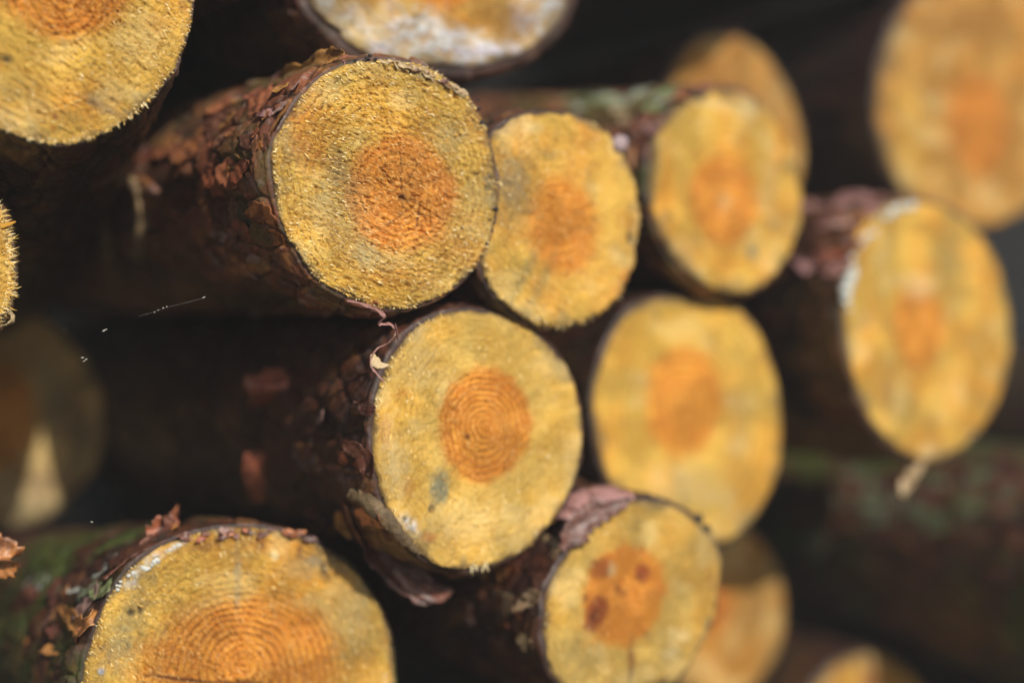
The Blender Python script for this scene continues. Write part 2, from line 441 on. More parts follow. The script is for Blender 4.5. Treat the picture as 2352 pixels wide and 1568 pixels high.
    q = 1/.020
    wx = fbm(cxn*30, cyn*30, ZZ*30, seed, 3)*.35
    f1, f2, rid, ox_, oz_ = worley(cxn*q+wx, cyn*q+wx, ZZ*q*.55+wx, seed+31)
    g1, g2, rid2, ox2, oz2 = worley(cxn/.0085+wx*2, cyn/.0085, ZZ/.015+wx, seed+37)
    h = (.0008+.0030*rid)*sstep(.0, .16, f2-f1) + oz_*.0014
    h += (.0011*rid2)*sstep(.0, .12, g2-g1) + oz2*.0006
    h += fbm(cxn*260, cyn*260, ZZ*160, seed+2, 3)*.0007 + fbm(cxn*14, cyn*14, ZZ*9, seed+4, 2)*.003
    h *= plateamp*(.25+.75*sstep(0, .012, ZZ))
    out = Rb+thick+h
    # thin bark towards the sawn edge in patches so wood meets bark raggedly
    rag = (.5+.5*fbm(np.cos(T)*Rm*90, np.sin(T)*Rm*90, T*0, seed+14, 4))*.0035*edge_rag
    r0 = R-.0012
    rows_r = [r0, R+thick*.45+h[0]*.5, out[0]]; rows_z = [-.0022-rag*.6, -.0012-rag, -.0024-rag*1.1]
    rr_ = np.vstack([np.array(rows_r), out[1:]]); 
    off = np.concatenate([np.array(rows_z)-0, -.0024-(rag*1.1)[None]*np.exp(-ZZ[1:]/.01)], 0)
    tt = np.concatenate([np.zeros(3), tz[1:]])
    cx0 = cen[0]; cy0 = cen[1]
    VX = cx0+rr_*np.cos(T)[None]+D[0]*tt[:, None]; VY = cy0+rr_*np.sin(T)[None]+D[1]*tt[:, None]; VZ = off+D[2]*tt[:, None]
    V = np.stack([VX, VY, VZ], -1).reshape(-1, 3)
    def ext(a_): return np.concatenate([a_[:1], a_[:1], a_[:1], a_[1:]], 0).ravel()
    plate = np.clip(rid*.65+rid2*.35, 0, 1)
    edg = np.minimum(f2-f1, (g2-g1)*1.5+.03)
    up = np.sin(TT)
    mossm = moss*sstep(-.2, .4, fbm(cxn*9, cyn*9, ZZ*7, seed+51, 3)+.15)
    fresh = np.zeros_like(plate)
    fr = ext(fresh).reshape(-1, nth); fr[0] = 1; fr[1] = .7
    mesh_b = mesh('bark', V, grid_faces(nz+2, nth), bark or (BARK if hero else BARK_SHADED), root, dict(plate=ext(plate), edge=ext(edg), moss=ext(mossm), fresh=fr.ravel()))
    # back end
    nb = 8
    sb = np.linspace(1, 0.02, nb)
    last = V.reshape(-1, nth, 3)[-1]; ctr = last.mean(0)
    VB = (ctr+(last-ctr)[None]*sb[:, None, None]*.985).reshape(-1, 3)+np.array([0, 0, .002])
    tn = np.tile([.3, .2, .08, .5], (len(VB), 1))
    bo = mesh('back_face', VB, grid_faces(nb, nth), mat or W_DEF, root, dict(ringr=np.repeat(sb*Rm, nth), heart=np.repeat((sb < .4)*1.0, nth), tint=tn))
    L = dict(root=root, bark=mesh_b, face=cf, H=H, M=M, u=u, v=v, n=n, P0=P0, proj=proj, D=D, Dw=M @ Vector(D), Rm=Rm, cen=cen)
    step = 1
    W = (np.array(M) @ V.T).T+np.array(H)
    L['bvh'] = BVHTree.FromPolygons([tuple(x) for x in W.tolist()], grid_faces(nz+2, nth).tolist())
    LOGS[key] = L
    return L

def hit(key, px, py):
    d = ray(px, py).normalized()
    p, n, i, dist = LOGS[key]['bvh'].ray_cast(CAM, d)
    if p is None: return None
    if n.dot(d) > 0: n = -n
    return p, n

def surf(key, px, py, off=.004, Y=1.0):
    """a point just off the bark where the pixel's ray meets it, else at the given depth"""
    h = hit(key, px, py)
    if h is None: return at(px, py, Y)
    return h[0]-ray(px, py).normalized()*off
def rim(key, px, py, back=0.0):
    return LOGS[key]['proj'](px, py)+LOGS[key]['Dw']*back
def to_local(L, P):
    q = P-L['H']; return (q.dot(L['u']), q.dot(L['v']), q.dot(L['n']))

def flake(key, P, N, T, L_, W_, curl=.3, lift=.001, mat=None, seed=0, name='bark_flake', twist=0.0, thick=.0005, pointy=0.0, parent=None):
    """an irregular curved scale of bark with thickness"""
    LG = LOGS[key]; N = N.normalized(); T = (T-N*T.dot(N)).normalized(); Bv = N.cross(T)
    rs = random.Random(seed)
    ph = [rs.uniform(0, 6.28) for _ in range(6)]
    na, nr_ = 40, 9
    V = []
    for side in (0, 1):
        for j in range(nr_):
            s = j/(nr_-1)
            for i in range(na):
                a_ = 2*math.pi*i/na
                rad = 1+.16*math.sin(2*a_+ph[0])+.13*math.sin(3*a_+ph[1])+.09*math.sin(5*a_+ph[2])+.07*math.sin(9*a_+ph[3])+.05*math.sin(14*a_+ph[4])
                x = s*rad*math.cos(a_); y = s*rad*math.sin(a_)*(1-pointy*abs(x)*.5)
                z = curl*(x*x*.55+.30*y*y*math.sin(ph[5])+.45*x*x*x*twist+ .18*math.sin(3*x+ph[1])*s*y)*min(L_, W_*1.6)
                z += .05*math.sin(7*x+ph[2])*math.sin(6*y+ph[3])*W_
                z -= side*thick*(1 if s < .99 else .2)
                p = P+T*(x*L_)+Bv*(y*W_)+N*(z+lift)
                V.append(to_local(LG, p))
    F = []
    n1 = na*nr_
    for j in range(nr_-1):
        for i in range(na):
            k = (i+1) % na
            F.append((j*na+i, j*na+k, (j+1)*na+k, (j+1)*na+i))
            F.append((n1+j*na+i, n1+(j+1)*na+i, n1+(j+1)*na+k, n1+j*na+k))
    j = nr_-1
    for i in range(na):
        k = (i+1) % na; F.append((j*na+i, j*na+k, n1+j*na+k, n1+j*na+i))
    o = mesh(name, V, F, mat or FL_RED, parent or LG['bark'])
    return o

def ribbon(key, pts, widths, wdir, mat, name='bark_strip', thick=.0006, seed=0, sub=8, ruff=.18, cup=0.0, across=7):
    """a torn strip of bark along 3-D points; widths per point, wdir per strip or per point"""
    LG = LOGS[key]; rs = random.Random(seed)
    P = [Vector(p) for p in pts]; n = len(P)
    dirs = [Vector(d).normalized() for d in wdir] if isinstance(wdir, list) else [Vector(wdir).normalized()]*n
    def cr(a, b, c, d, t): return .5*((2*b)+(c-a)*t+(2*a-5*b+4*c-d)*t*t+(3*b-a-3*c+d)*t*t*t)
    line = []; ws = []; ds = []
    for i in range(n-1):
        a, b, c, d = P[max(i-1, 0)], P[i], P[i+1], P[min(i+2, n-1)]
        for s in range(sub):
            t = s/sub; line.append(cr(a, b, c, d, t)); ws.append(widths[i]*(1-t)+widths[i+1]*t); ds.append(dirs[i].lerp(dirs[i+1], t))
    line.append(P[-1]); ws.append(widths[-1]); ds.append(dirs[-1])
    m_ = len(line); V = []
    j1 = [rs.uniform(-1, 1) for _ in range(m_)]; j2 = [rs.uniform(-1, 1) for _ in range(m_)]
    for side in (0, 1):
        for i, p in enumerate(line):
            tg = (line[min(i+1, m_-1)]-line[max(i-1, 0)]).normalized()
            d = (ds[i]-tg*ds[i].dot(tg)).normalized(); nn = tg.cross(d)
            for k in range(across):
                y = -1+2*k/(across-1)
                yy = y*(1+ruff*(j1[i] if y < 0 else j2[i])*abs(y))
                z = cup*y*y*ws[i]+.08*ws[i]*math.sin(i*.9+k*1.7+seed)
                V.append(to_local(LG, p+d*yy*ws[i]+nn*(z-side*thick)))
    F = []; n1 = m_*across
    for i in range(m_-1):
        for k in range(across-1):
            a = i*across+k
            F.append((a, a+1, a+across+1, a+across)); F.append((n1+a, n1+a+across, n1+a+across+1, n1+a+1))
        a = i*across; F.append((a, a+across, n1+a+across, n1+a)); a = i*across+across-1; F.append((a, n1+a, n1+a+across, a+across))
    F.append(tuple(list(range(across))+list(range(n1+across-1, n1-1, -1)))); b = (m_-1)*across
    F.append(tuple(list(range(b+across-1, b-1, -1))+list(range(n1+b, n1+b+across))))
    return mesh(name, V, F, mat, LG['bark'] if name == 'bark_flake' else LG['root'])

def blob(key, P, r, mat, name, seed=0, N=None):
    """a small crumbly lump"""
    LG = LOGS[key]; V = []; F = []; na, nb = 12, 8; rs = random.Random(seed); q = rs.random()*50
    q0 = np.array([[math.sin(math.pi*j/(nb-1))*math.cos(2*math.pi*i/na), math.sin(math.pi*j/(nb-1))*math.sin(2*math.pi*i/na), math.cos(math.pi*j/(nb-1))] for j in range(nb) for i in range(na)])
    s = 1+.45*fbm(q0[:, 0]*2+q, q0[:, 1]*2, q0[:, 2]*2, seed, 3)
    q0 = q0*s[:, None]*np.array([1, .8, .6])*r+np.array(to_local(LG, P))
    return mesh(name, q0, grid_faces(nb, na), mat, LG['face'])
W_DEF = wood_mat('wood_plain', seed=3)
W_A = wood_mat('wood_top_left', saw=-.6, seed=1, ring=.25, heart_ring=1.0, spacing=.0048, olive_amt=.25, dirt_shade=.5)
W_C = wood_mat('wood_main', saw=.45, seed=2, ring=1.0, heart_ring=.65, spacing=.0046, olive_amt=.45, dirt_shade=.75, sap=(.68, .43, .075), heart=(.60, .205, .022), contrast=1.2)
W_N = wood_mat('wood_bottom_left', saw=.3, seed=4, ring=.35, heart_ring=1.0, spacing=.0052, olive_amt=.65, dirt_shade=.6)
W_I = wood_mat('wood_lower_middle', saw=.9, seed=5, ring=.25, heart_ring=1.2, spacing=.0040, olive_amt=.25, dirt_shade=.35, sap=(.68, .44, .10), sap2=(.64, .36, .05), contrast=.85)
W_D = wood_mat('wood_second', saw=1.0, seed=6, ring=.3, heart_ring=.7, olive_amt=.5, dirt_shade=.4, sap2=(.66, .33, .05), contrast=.8)
W_K = wood_mat('wood_knotty', saw=1.3, seed=7, ring=.3, heart_ring=.3, olive_amt=.9, dirt_shade=.5, sap=(.56, .36, .08), sap2=(.54, .29, .04), heart=(.52, .155, .016), contrast=.8)
W_R = wood_mat('wood_right', saw=.8, seed=8, ring=.4, heart_ring=.7, spacing=.007, olive_amt=.6, dirt_shade=.5, sap2=(.68, .31, .03), contrast=.9)
W_J = wood_mat('wood_smooth', saw=.8, seed=9, spacing=.009, ring=.45, heart_ring=.6, olive_amt=.4, dirt_shade=.3, sap2=(.68, .34, .04), contrast=.6)
W_B = wood_mat('wood_lichened', saw=.1, seed=10, ring=.2, heart_ring=.2, olive_amt=.3, dirt_shade=.5, sap=(.50, .30, .07), sap2=(.48, .23, .03))
W_G = wood_mat('wood_far', saw=.8, seed=14, ring=.2, heart_ring=.3, olive_amt=.35, dirt_shade=.3, sap=(.44, .225, .045), sap2=(.42, .175, .022), heart=(.42, .125, .014), contrast=.5)
W_O = wood_mat('wood_weathered', saw=.1, seed=11, ring=.5, heart_ring=.8, spacing=.008, olive_amt=.9, dirt_shade=.4, sap=(.80, .56, .22), sap2=(.72, .47, .18), olive=(.30, .28, .17), heart=(.72, .30, .06))

# ---- front row
make_log('A', 'rough yellow log end cut off by the top left corner of the photo',
    [(443,0),(437,60),(420,110),(400,160),(365,205),(325,245),(270,285),(215,315),(160,330),(100,328),(40,310),(-20,285),(-120,220),(-190,80),(-205,-60),(-170,-200),(-60,-320),(100,-365),(260,-330),(380,-230),(435,-110)],
    .845, (150,-30), (135,120), ang=24, hblend=.25, hero=2, mat=W_A, seed=11, fibres=9000, fdir=-35, rough=.0009, ringamp=.0008, spacing=.0048,
    fringe=[(-120,-40,420,.0030,-50,.3),(-40,30,200,.0018,None,.3)], thick=.0012, length=.5, back=1.38, axis=(.12,-.16),  # back end swollen and bent to keep sun off log O
    stains_shade=[(15,135,14,14,0,'black',.9,.7),(128,268,7,7,0,'red',.9,.4),(122,295,6,9,0,'orange',.7,.5),(240,250,60,14,-25,'purple',.5,.9),(300,265,26,10,-30,'purple',.5,.8),(60,200,70,40,0,'olive',.3,.9),(90,245,120,22,-20,'olive',.25,.9),(330,80,60,60,0,'pale',.3,.9),(420,12,12,18,0,'brown',.7,.7)])
make_log('C', 'sharpest round yellow log end, crumbly orange heart, scaly reddish bark lit along its top',
    [(625,370),(635,320),(665,265),(700,215),(750,170),(800,148),(850,140),(910,138),(975,152),(1030,187),(1075,222),(1105,275),(1130,340),(1142,410),(1140,490),(1125,550),(1095,610),(1050,655),(1000,685),(940,707),(880,708),(820,690),(770,665),(720,630),(690,580),(655,520),(637,450)],
    .91, (922,445), (126,134), cracks=5, ang=27, hblend=.15, hero=2, mat=W_C, seed=22, fibres=13000, fdir=-20, rough=.0010, ringamp=.00045, length=.85, back=1.10, axis=(0,.03), moss=.55, spacing=.0046, thick=.002, bark=BARK_LIT,
    fringe=[(120,185,330,.0032,-20,.45),(185,280,150,.0016,None,.3),(40,95,260,.0022,20,.5),(-60,40,120,.0012,None,.2)],
    stains_shade=[(700,330,38,80,20,'orange',.55,.9),(720,560,40,80,30,'yellow',.75,.9),(850,670,90,26,-12,'yellow',.6,.9),(775,380,22,50,0,'purple',.42,.9),(780,420,60,70,0,'olive',.5,.9),(850,590,34,26,0,'blue',.7,.9),(845,560,22,16,0,'blue',.5,.8),
            (1040,300,36,40,0,'olive',.6,.9),(1100,398,7,7,0,'black',.95,.4),(1122,415,14,18,10,'grey',.7,.8),(1128,408,6,6,0,'black',.9,.5),(1120,432,7,9,0,'black',.9,.6),(1132,450,8,26,0,'grey',.7,.8),
            (925,452,15,12,0,'knotdark',.8,.7),(858,697,12,9,0,'red',.95,.5),(660,360,14,40,0,'olive',.5,.8),(640,470,10,40,0,'olive',.4,.8),(960,170,60,12,-18,'grey',.6,.9),(780,190,50,20,25,'olive',.6,.9),(700,265,30,26,50,'orange',.3,.9),
            (985,260,26,18,0,'orange',.35,.7),(770,500,90,80,0,'pale',.30,1.0),(1060,520,60,100,0,'olive',.30,1.0),(1000,600,90,60,0,'olive',.2,1.0),(870,250,120,50,0,'yellow',.35,1.0),(1110,590,10,10,0,'grey',.7,.7),(905,505,34,3,35,'knotdark',.8,.5),(960,500,3,34,-12,'knotdark',.8,.5),(990,415,36,3,15,'knotdark',.8,.5)])
make_log('D', 'yellow log end touching the right rim of the sharpest, pinkish bark chip on its edge',
    [(1148,300),(1180,275),(1230,260),(1280,260),(1340,270),(1390,297),(1425,337),(1450,385),(1467,440),(1470,500),(1462,560),(1455,620),(1430,675),(1385,715),(1330,742),(1280,750),(1230,742),(1190,715),(1150,680),(1120,630),(1104,560),(1100,500),(1105,420),(1120,350)],
    .99, (1295,520), (85,115), ang=40, hblend=.25, hero=1, mat=W_D, seed=33, fibres=3500, fdir=-60, rough=.0008, edge_rag=2.0, moss=.2, axis=(0,.0), thick=.0025,
    fringe=[(150,290,140,.003,None,.3)],
    stains_shade=[(1180,440,60,100,10,'olive',.6,.9),(1175,420,40,50,0,'grey',.4,.9),(1440,640,40,30,40,'orange',.75,.9),(1350,300,60,20,-25,'orange',.4,.9),(1200,640,14,110,-32,'olive',.65,.9),(1240,660,12,100,-32,'olive',.5,.9),(1215,290,30,16,0,'pale',.5,.9),(1450,545,10,22,0,'black',.9,.7),(1330,360,80,50,0,'deep',.3,1.0)])
make_log('I', 'log end just under the sharpest one, ringed orange heart with blue-green stain beside it',
    [(863,990),(866,930),(880,880),(905,820),(945,765),(990,735),(1040,720),(1100,715),(1160,730),(1220,760),(1270,800),(1305,850),(1330,920),(1340,990),(1335,1060),(1315,1120),(1280,1180),(1240,1230),(1190,1270),(1130,1295),(1060,1307),(1000,1290),(950,1255),(910,1200),(880,1130),(865,1060)],
    .96, (1115,975), (108,134), ang=33, hero=1, mat=W_I, seed=44, fibres=3500, fdir=-120, rough=.0007, ringamp=.0004, length=.85, edge_rag=1.6, moss=.0, spacing=.0045,
    fringe=[(110,170,150,.0028,None,.4),(262,272,14,.006,-92,.9)],
    stains_shade=[(1012,1118,24,50,-12,'blue',.80,.7),(994,1170,9,11,0,'black',.9,.6),(940,1212,22,34,35,'white',.85,.8),(930,1190,6,6,0,'black',.9,.5),(950,1222,6,6,0,'black',.8,.5),(985,1235,20,16,-20,'orange',.85,.7),(905,1060,30,120,10,'pale',.55,1.0),(940,1120,14,30,0,'orange',.4,.8),(885,980,18,50,0,'orange',.35,.9),
            (960,840,60,60,0,'pale',.3,1.0),(1080,1210,120,60,0,'pale',.3,1.0),(925,905,20,14,0,'orange',.4,.8),(960,1270,30,14,-35,'orange',.6,.8),(1075,1003,8,6,0,'knotdark',.9,.5)])
make_log('K', 'log end with dark knots in its orange heart like a face, torn bark above',
    [(1255,1400),(1265,1350),(1300,1290),(1350,1230),(1400,1180),(1440,1153),(1490,1148),(1560,1168),(1610,1202),(1645,1242),(1660,1290),(1652,1360),(1640,1430),(1600,1500),(1560,1560),(1500,1605),(1400,1620),(1310,1590),(1265,1520),(1256,1450)],
    1.02, (1435,1365), (100,112), hrot=15, ang=36, hero=1, mat=W_K, seed=55, fibres=1200, fdir=-75, rough=.0008, edge_rag=1.6, moss=.0, thick=.0035, back=1.12,
    fringe=[(60,200,80,.0025,None,.3)],
    stains_shade=[(1435,1365,108,118,15,'deep',.45,.35),(1382,1302,32,30,0,'knot',.75,.5),(1405,1308,12,18,0,'pale',.5,.7),(1476,1312,36,40,0,'deep',.9,.3),(1476,1314,24,28,-20,'knot',1.0,.55),(1470,1322,10,12,-20,'knotdark',.8,.8),(1370,1408,28,46,-35,'knot',1.0,.4),(1364,1418,14,26,-35,'knotdark',.8,.7),(1418,1352,9,14,25,'knotdark',.8,.8),(1432,1362,10,12,0,'knotdark',.5,.8),
            (1345,1375,6,12,0,'black',.8,.7),(1450,1515,11,50,0,'brown',.8,.7),(1448,1555,7,22,0,'black',.8,.7),(1500,1405,16,50,-25,'deep',.6,.6),(1560,1460,30,22,0,'pale',.6,.9),(1540,1500,26,18,0,'pale',.6,.9),(1638,1330,8,40,0,'brown',.6,.8),(1520,1570,40,18,0,'black',.8,.8),(1330,1500,60,80,0,'olive',.4,1.0),(1290,1400,24,60,0,'yellow',.4,.9),(1400,1475,70,14,-10,'deep',.5,.8)])
make_log('N', 'largest log end, cut off by the bottom edge, wavy orange rings and mossy bark',
    [(190,1568),(210,1480),(235,1410),(265,1350),(300,1305),(350,1265),(410,1238),(470,1222),(540,1212),(620,1217),(700,1237),(760,1270),(820,1320),(860,1380),(890,1450),(903,1530),(905,1600),(890,1700),(840,1800),(760,1880),(660,1920),(540,1930),(420,1900),(310,1840),(230,1750),(195,1660)],
    .955, (560,1530), (215,165), cracks=2, ang=24, hblend=.25, hero=2, mat=W_N, seed=66, fibres=11000, fdir=-60, rough=.0010, ringamp=.0007, moss=1.0, spacing=.0052, axis=(0,-.13), thick=.0025,
    fringe=[(80,175,200,.0022,None,.4)],
    stains_shade=[(300,1420,40,90,-20,'olive',.65,.9),(270,1500,50,60,0,'blue',.45,.9),(330,1300,60,12,42,'white',.75,.9),(390,1262,60,9,30,'white',.6,.9),(300,1335,18,22,0,'white',.8,.9),(303,1405,10,12,30,'black',.9,.6),(322,1400,8,14,0,'black',.9,.7),(632,1272,11,16,0,'pale',1.0,.4),(610,1250,90,22,-5,'deep',.6,.8),(470,1250,60,18,10,'brown',.7,.9),(600,1250,12,20,0,'brown',.9,.7),(690,1262,8,30,0,'brown',.8,.7),
            (545,1330,9,80,0,'grey',.65,.9),(745,1310,12,34,15,'black',.85,.8),(720,1288,26,12,0,'grey',.7,.8),(780,1300,30,18,-30,'grey',.5,.9),(830,1350,16,50,20,'grey',.5,.9),(820,1430,60,90,0,'olive',.45,1.0),(700,1300,60,30,0,'pale',.3,.9),(232,1540,7,9,0,'lilac',1.0,.3),(430,1560,110,5,-12,'knotdark',.9,.5),(560,1567,60,5,-8,'knotdark',.8,.5)])
make_log('P', 'sliver of a fibrous log end at the left edge, frayed rim with pale splinters',
    [(14,520),(22,570),(26,630),(20,690),(5,730),(-60,790),(-160,820),(-280,800),(-370,720),(-400,610),(-380,500),(-300,420),(-190,385),(-90,400),(-20,450),(5,490)],
    .87, (-190,600), (90,90), ang=20, hero=1, mat=W_A, seed=77, fibres=2500, fdir=-10, rough=.0009,
    fringe=[(-40,40,240,.0062,None,.3),(-30,35,200,.0032,10,.2)], length=.5, axis=(-.1,-.1))
# ---- set back
make_log('B', 'brown log end at the top centre with a broad rim of white lichen',
    [(715,0),(735,35),(785,70),(805,100),(850,125),(930,143),(1020,150),(1100,145),(1180,125),(1240,95),(1290,45),(1308,0),(1305,-100),(1270,-220),(1180,-320),(1040,-370),(900,-350),(780,-270),(715,-160),(695,-60)],
    1.03, (1010,-70), (90,90), ang=30, hero=1, mat=W_B, seed=88, fibres=0, rough=.001, edge_rag=1.5, moss=.2, thick=.009,
    stains_shade=[(1010,110,300,62,-4,'white',.92,.5),(1235,30,75,75,40,'white',.9,.6),(1270,-60,50,120,10,'white',.9,.6),(890,90,110,45,-25,'white',.9,.6),(745,10,55,40,-40,'grey',.8,.8),(740,0,30,24,0,'white',.85,.8),(960,60,70,45,30,'white',.75,.7),(1040,35,90,22,-10,'deep',.5,.9),
            (1110,120,120,16,5,'lilac',.8,.9),(880,115,60,16,-20,'lilac',.8,.9),(960,142,70,10,0,'olive',.5,.9),(820,110,20,14,0,'olive',.6,.8),(1180,40,60,40,0,'brown',.55,.9),(850,40,80,40,-15,'brown',.5,.9),(905,15,30,14,0,'lilac',.6,.8),(960,40,20,12,0,'black',.6,.8)])
make_log('E', 'blurred log end with green mossy bark on top and orange streak inside its right rim',
    [(1497,420),(1503,350),(1520,300),(1550,255),(1600,222),(1660,210),(1720,217),(1765,250),(1800,310),(1825,370),(1840,440),(1838,510),(1820,570),(1790,620),(1755,655),(1710,672),(1665,668),(1620,645),(1575,615),(1540,575),(1515,520),(1500,470)],
    1.15, (1665,460), (88,105), ang=36, hblend=.14, hero=1, mat=W_R, seed=99, rough=.0008, edge_rag=2, moss=1.0, length=.8, bark=BARK_LIT, axis=(0,.11), thick=.003,
    stains_shade=[(1785,360,14,120,-14,'deep',.9,.7),(1810,480,12,90,0,'deep',.4,.9),(1728,580,16,16,0,'blue',.9,.7),(1775,515,12,16,0,'blue',.7,.8),(1720,245,40,34,0,'pale',.7,.9),(1640,240,80,14,0,'pale',.5,.9),(1530,420,16,120,0,'deep',.5,.9),(1665,465,20,24,0,'pale',.35,.9)])
make_log('J', 'smooth blurred log end right of the blue-stained one, a shaded notch at its top',
    [(1365,930),(1380,850),(1405,780),(1440,725),(1480,697),(1540,686),(1600,686),(1660,695),(1710,720),(1750,775),(1775,840),(1790,910),(1797,990),(1793,1060),(1775,1120),(1740,1180),(1700,1225),(1660,1247),(1590,1255),(1510,1230),(1450,1180),(1400,1100),(1375,1010)],
    1.16, (1572,920), (98,130), ang=34, hblend=.2, hero=0, mat=W_J, seed=111, rough=.0004, moss=.1,
    stains_shade=[(1540,760,120,60,0,'yellow',.4,1.0),(1700,980,40,150,0,'olive',.35,1.0),(1570,1120,110,60,0,'pale',.35,1.0)])
make_log('H', 'oval log end with small orange heart and white flecks along its left rim',
    [(1943,720),(1945,640),(1955,570),(1980,515),(2020,482),(2080,463),(2140,466),(2200,490),(2250,530),(2290,600),(2318,700),(2325,780),(2315,860),(2290,930),(2250,990),(2200,1035),(2150,1057),(2100,1050),(2040,1010),(2000,960),(1970,880),(1950,800)],
    1.24, (2110,748), (72,100), ang=37, hblend=.15, hero=1, mat=W_R, seed=122, rough=.0007, moss=.15, axis=(0,.02), thick=.0035,
    stains_shade=[(2110,748,76,104,0,'deep',.3,.5),(2230,860,50,160,-20,'deep',.45,1.0),(2180,600,60,90,0,'olive',.5,1.0),(2060,900,60,70,0,'olive',.5,1.0),(2110,660,50,30,0,'pale',.5,.9),(2130,1040,26,22,0,'pale',.8,.9),(1980,600,14,60,-10,'deep',.5,.9),(2270,720,20,120,0,'deep',.5,.9)])
make_log('G', 'large out of focus log end in the top right corner, above the oval one',
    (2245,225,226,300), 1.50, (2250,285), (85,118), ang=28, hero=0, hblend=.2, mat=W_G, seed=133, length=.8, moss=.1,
    stains_shade=[(2200,40,160,60,0,'brown',.35,1.0),(2090,340,50,160,0,'yellow',.5,1.0),(2250,285,90,120,0,'deep',.3,.5)])
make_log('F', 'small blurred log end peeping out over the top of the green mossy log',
    [(1545,200),(1560,140),(1600,98),(1655,80),(1710,90),(1760,130),(1800,190),(1830,260),(1845,330),(1840,410),(1800,470),(1740,500),(1670,490),(1600,430),(1560,350),(1545,270)],
    1.42, (1690,290), (60,80), ang=30, hero=0, hblend=.5, mat=W_G, seed=144, length=.8, moss=.1, stains_shade=[(1690,200,150,120,0,'brown',.35,1.0)])
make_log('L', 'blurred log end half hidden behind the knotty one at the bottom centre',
    (1655,1400,150,205), 1.45, (1640,1400), (50,60), ang=32, hero=0, mat=W_G, seed=155, length=.8, moss=.1, stains_shade=[(1650,1500,120,60,0,'deep',.5,1.0),(1760,1400,60,120,0,'olive',.3,1.0)])
make_log('M', 'very blurred orange log end with a dark vertical streak at the bottom right edge',
    (2000,1668,140,165), 1.47, (2000,1685), (40,50), ang=32, hero=0, mat=W_R, seed=166, length=.7, moss=.1, stains_shade=[(1920,1560,60,120,0,'deep',.8,1.0),(2060,1580,60,120,0,'deep',.6,1.0),(1998,1560,34,150,0,'brown',.95,.6)])
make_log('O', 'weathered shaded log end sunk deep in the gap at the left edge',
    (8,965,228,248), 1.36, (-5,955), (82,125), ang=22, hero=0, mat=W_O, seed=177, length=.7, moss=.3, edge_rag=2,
    stains_shade=[(120,900,40,120,10,'blue',.5,.9),(180,1000,30,120,0,'black',.55,.9),(60,1110,70,34,-20,'black',.5,.9),(40,1150,170,90,0,'brown',.7,1.0),(40,1160,150,70,0,'grey',.6,1.0),(60,1175,90,26,10,'olive',.5,.9),(-5,955,80,120,0,'deep',.4,.6)])  # lowest brown, grey and olive are shade painted over a sun patch
make_log('Q', 'dark mossy log under the oval one, only the side of its bark in view',
    (2640,1345,230,275), 1.36, (2640,1345), (80,100), ang=30, hero=1, mat=W_R, seed=188, length=1.3, moss=1.0, axis=(0,.03), thick=.004)
# ---- unseen logs added out of the frame to carry
OUT = [(535,-235,195,195,.97),(-260,2250,330,330,.98),(620,2330,330,330,.98),(1420,2080,290,330,1.05),(2120,2120,230,300,1.3),(420,-820,300,330,.93),(1230,-780,280,320,1.05),(1800,-440,200,260,1.22),(2240,-420,200,290,1.42),(-620,-200,300,340,.80),(1640,1950,180,280,1.45),(-640,1300,300,340,.95),(2790,1010,190,200,1.62),(2830,1740,200,240,1.6),(2700,-60,200,230,1.9),(2420,1900,200,220,1.75)]  # first is added to keep sun off log O; last ones fill dark gaps
for i, (x, y, ra, rb, d) in enumerate(OUT):
    make_log('X%d' % i, 'sawn pine log added outside the picture to carry', (x, y, ra, rb), d, (x+10, y+15), (ra*.4, rb*.4), ang=32, hero=0, mat=W_DEF, seed=300+i*7, length=.8,
             group='unseen logs added around the ones in view')

# ------------------------------------------------------------------ loose bark and small things on the logs
rnd = random.Random(5)
def scatter(key, boxes, size, mats, curl=.25, seed=0):
    rs = random.Random(seed); L = LOGS[key]
    for (x0, y0, x1, y1, cnt) in boxes:
        k = 0
        for _ in range(cnt*3):
            if k >= cnt: break
            px, py = rs.uniform(x0, x1), rs.uniform(y0, y1)
            h = hit(key, px, py)
            if not h: continue
            P, N = h
            if (P-L['proj'](px, py)).length < .006: continue
            ax = L['Dw']; T = ax*(1 if rs.random() < .5 else -1)+Vector((rs.uniform(-.35, .35), rs.uniform(-.35, .35), rs.uniform(-.35, .35)))
            ctr = L['H']+L['u']*float(L['cen'][0])+L['v']*float(L['cen'][1]); rv = P-ctr; N = (rv-ax*rv.dot(ax)).normalized()
            Nn = (N+Vector((rs.uniform(-.16, .16), rs.uniform(-.16, .16), rs.uniform(-.16, .16)))).normalized()
            # lean on the trunk's outward direction rather than the local bump
            s = size*rs.uniform(.5, 1.4)
            flake(key, P, Nn, T, s*1.25, s*rs.uniform(.4, .75), curl=curl*rs.uniform(.2, 1.1), lift=.0004, mat=rs.choice(mats), seed=rs.randint(0, 9999), twist=rs.uniform(-.6, .9))
            k += 1
scatter('C', [(420,190,690,330,22),(330,250,640,420,14),(480,380,640,640,12)], .012, [FL_RED, FL_RED, FL_ORANGE, FL_RED, FL_RED], .10, seed=1)
scatter('C', [(540,200,690,300,8),(520,300,640,430,8)], .006, [FL_ORANGE, FL_PINK, FL_RED], .2, seed=12)
scatter('I', [(700,900,860,1200,10)], .012, [FL_DARK, FL_RED], .5, seed=2)
scatter('N', [(60,1260,330,1540,18),(250,1200,420,1290,6)], .010, [FL_DARK, FL_RED], .5, seed=3)
scatter('K', [(1130,1250,1280,1540,12)], .011, [FL_DARK, FL_TAN, FL_RED], .4, seed=4)
scatter('H', [(1850,455,2060,520,12),(1850,520,1970,620,5)], .017, [FL_PINK, FL_PINK, FL_RED], .15, seed=6)
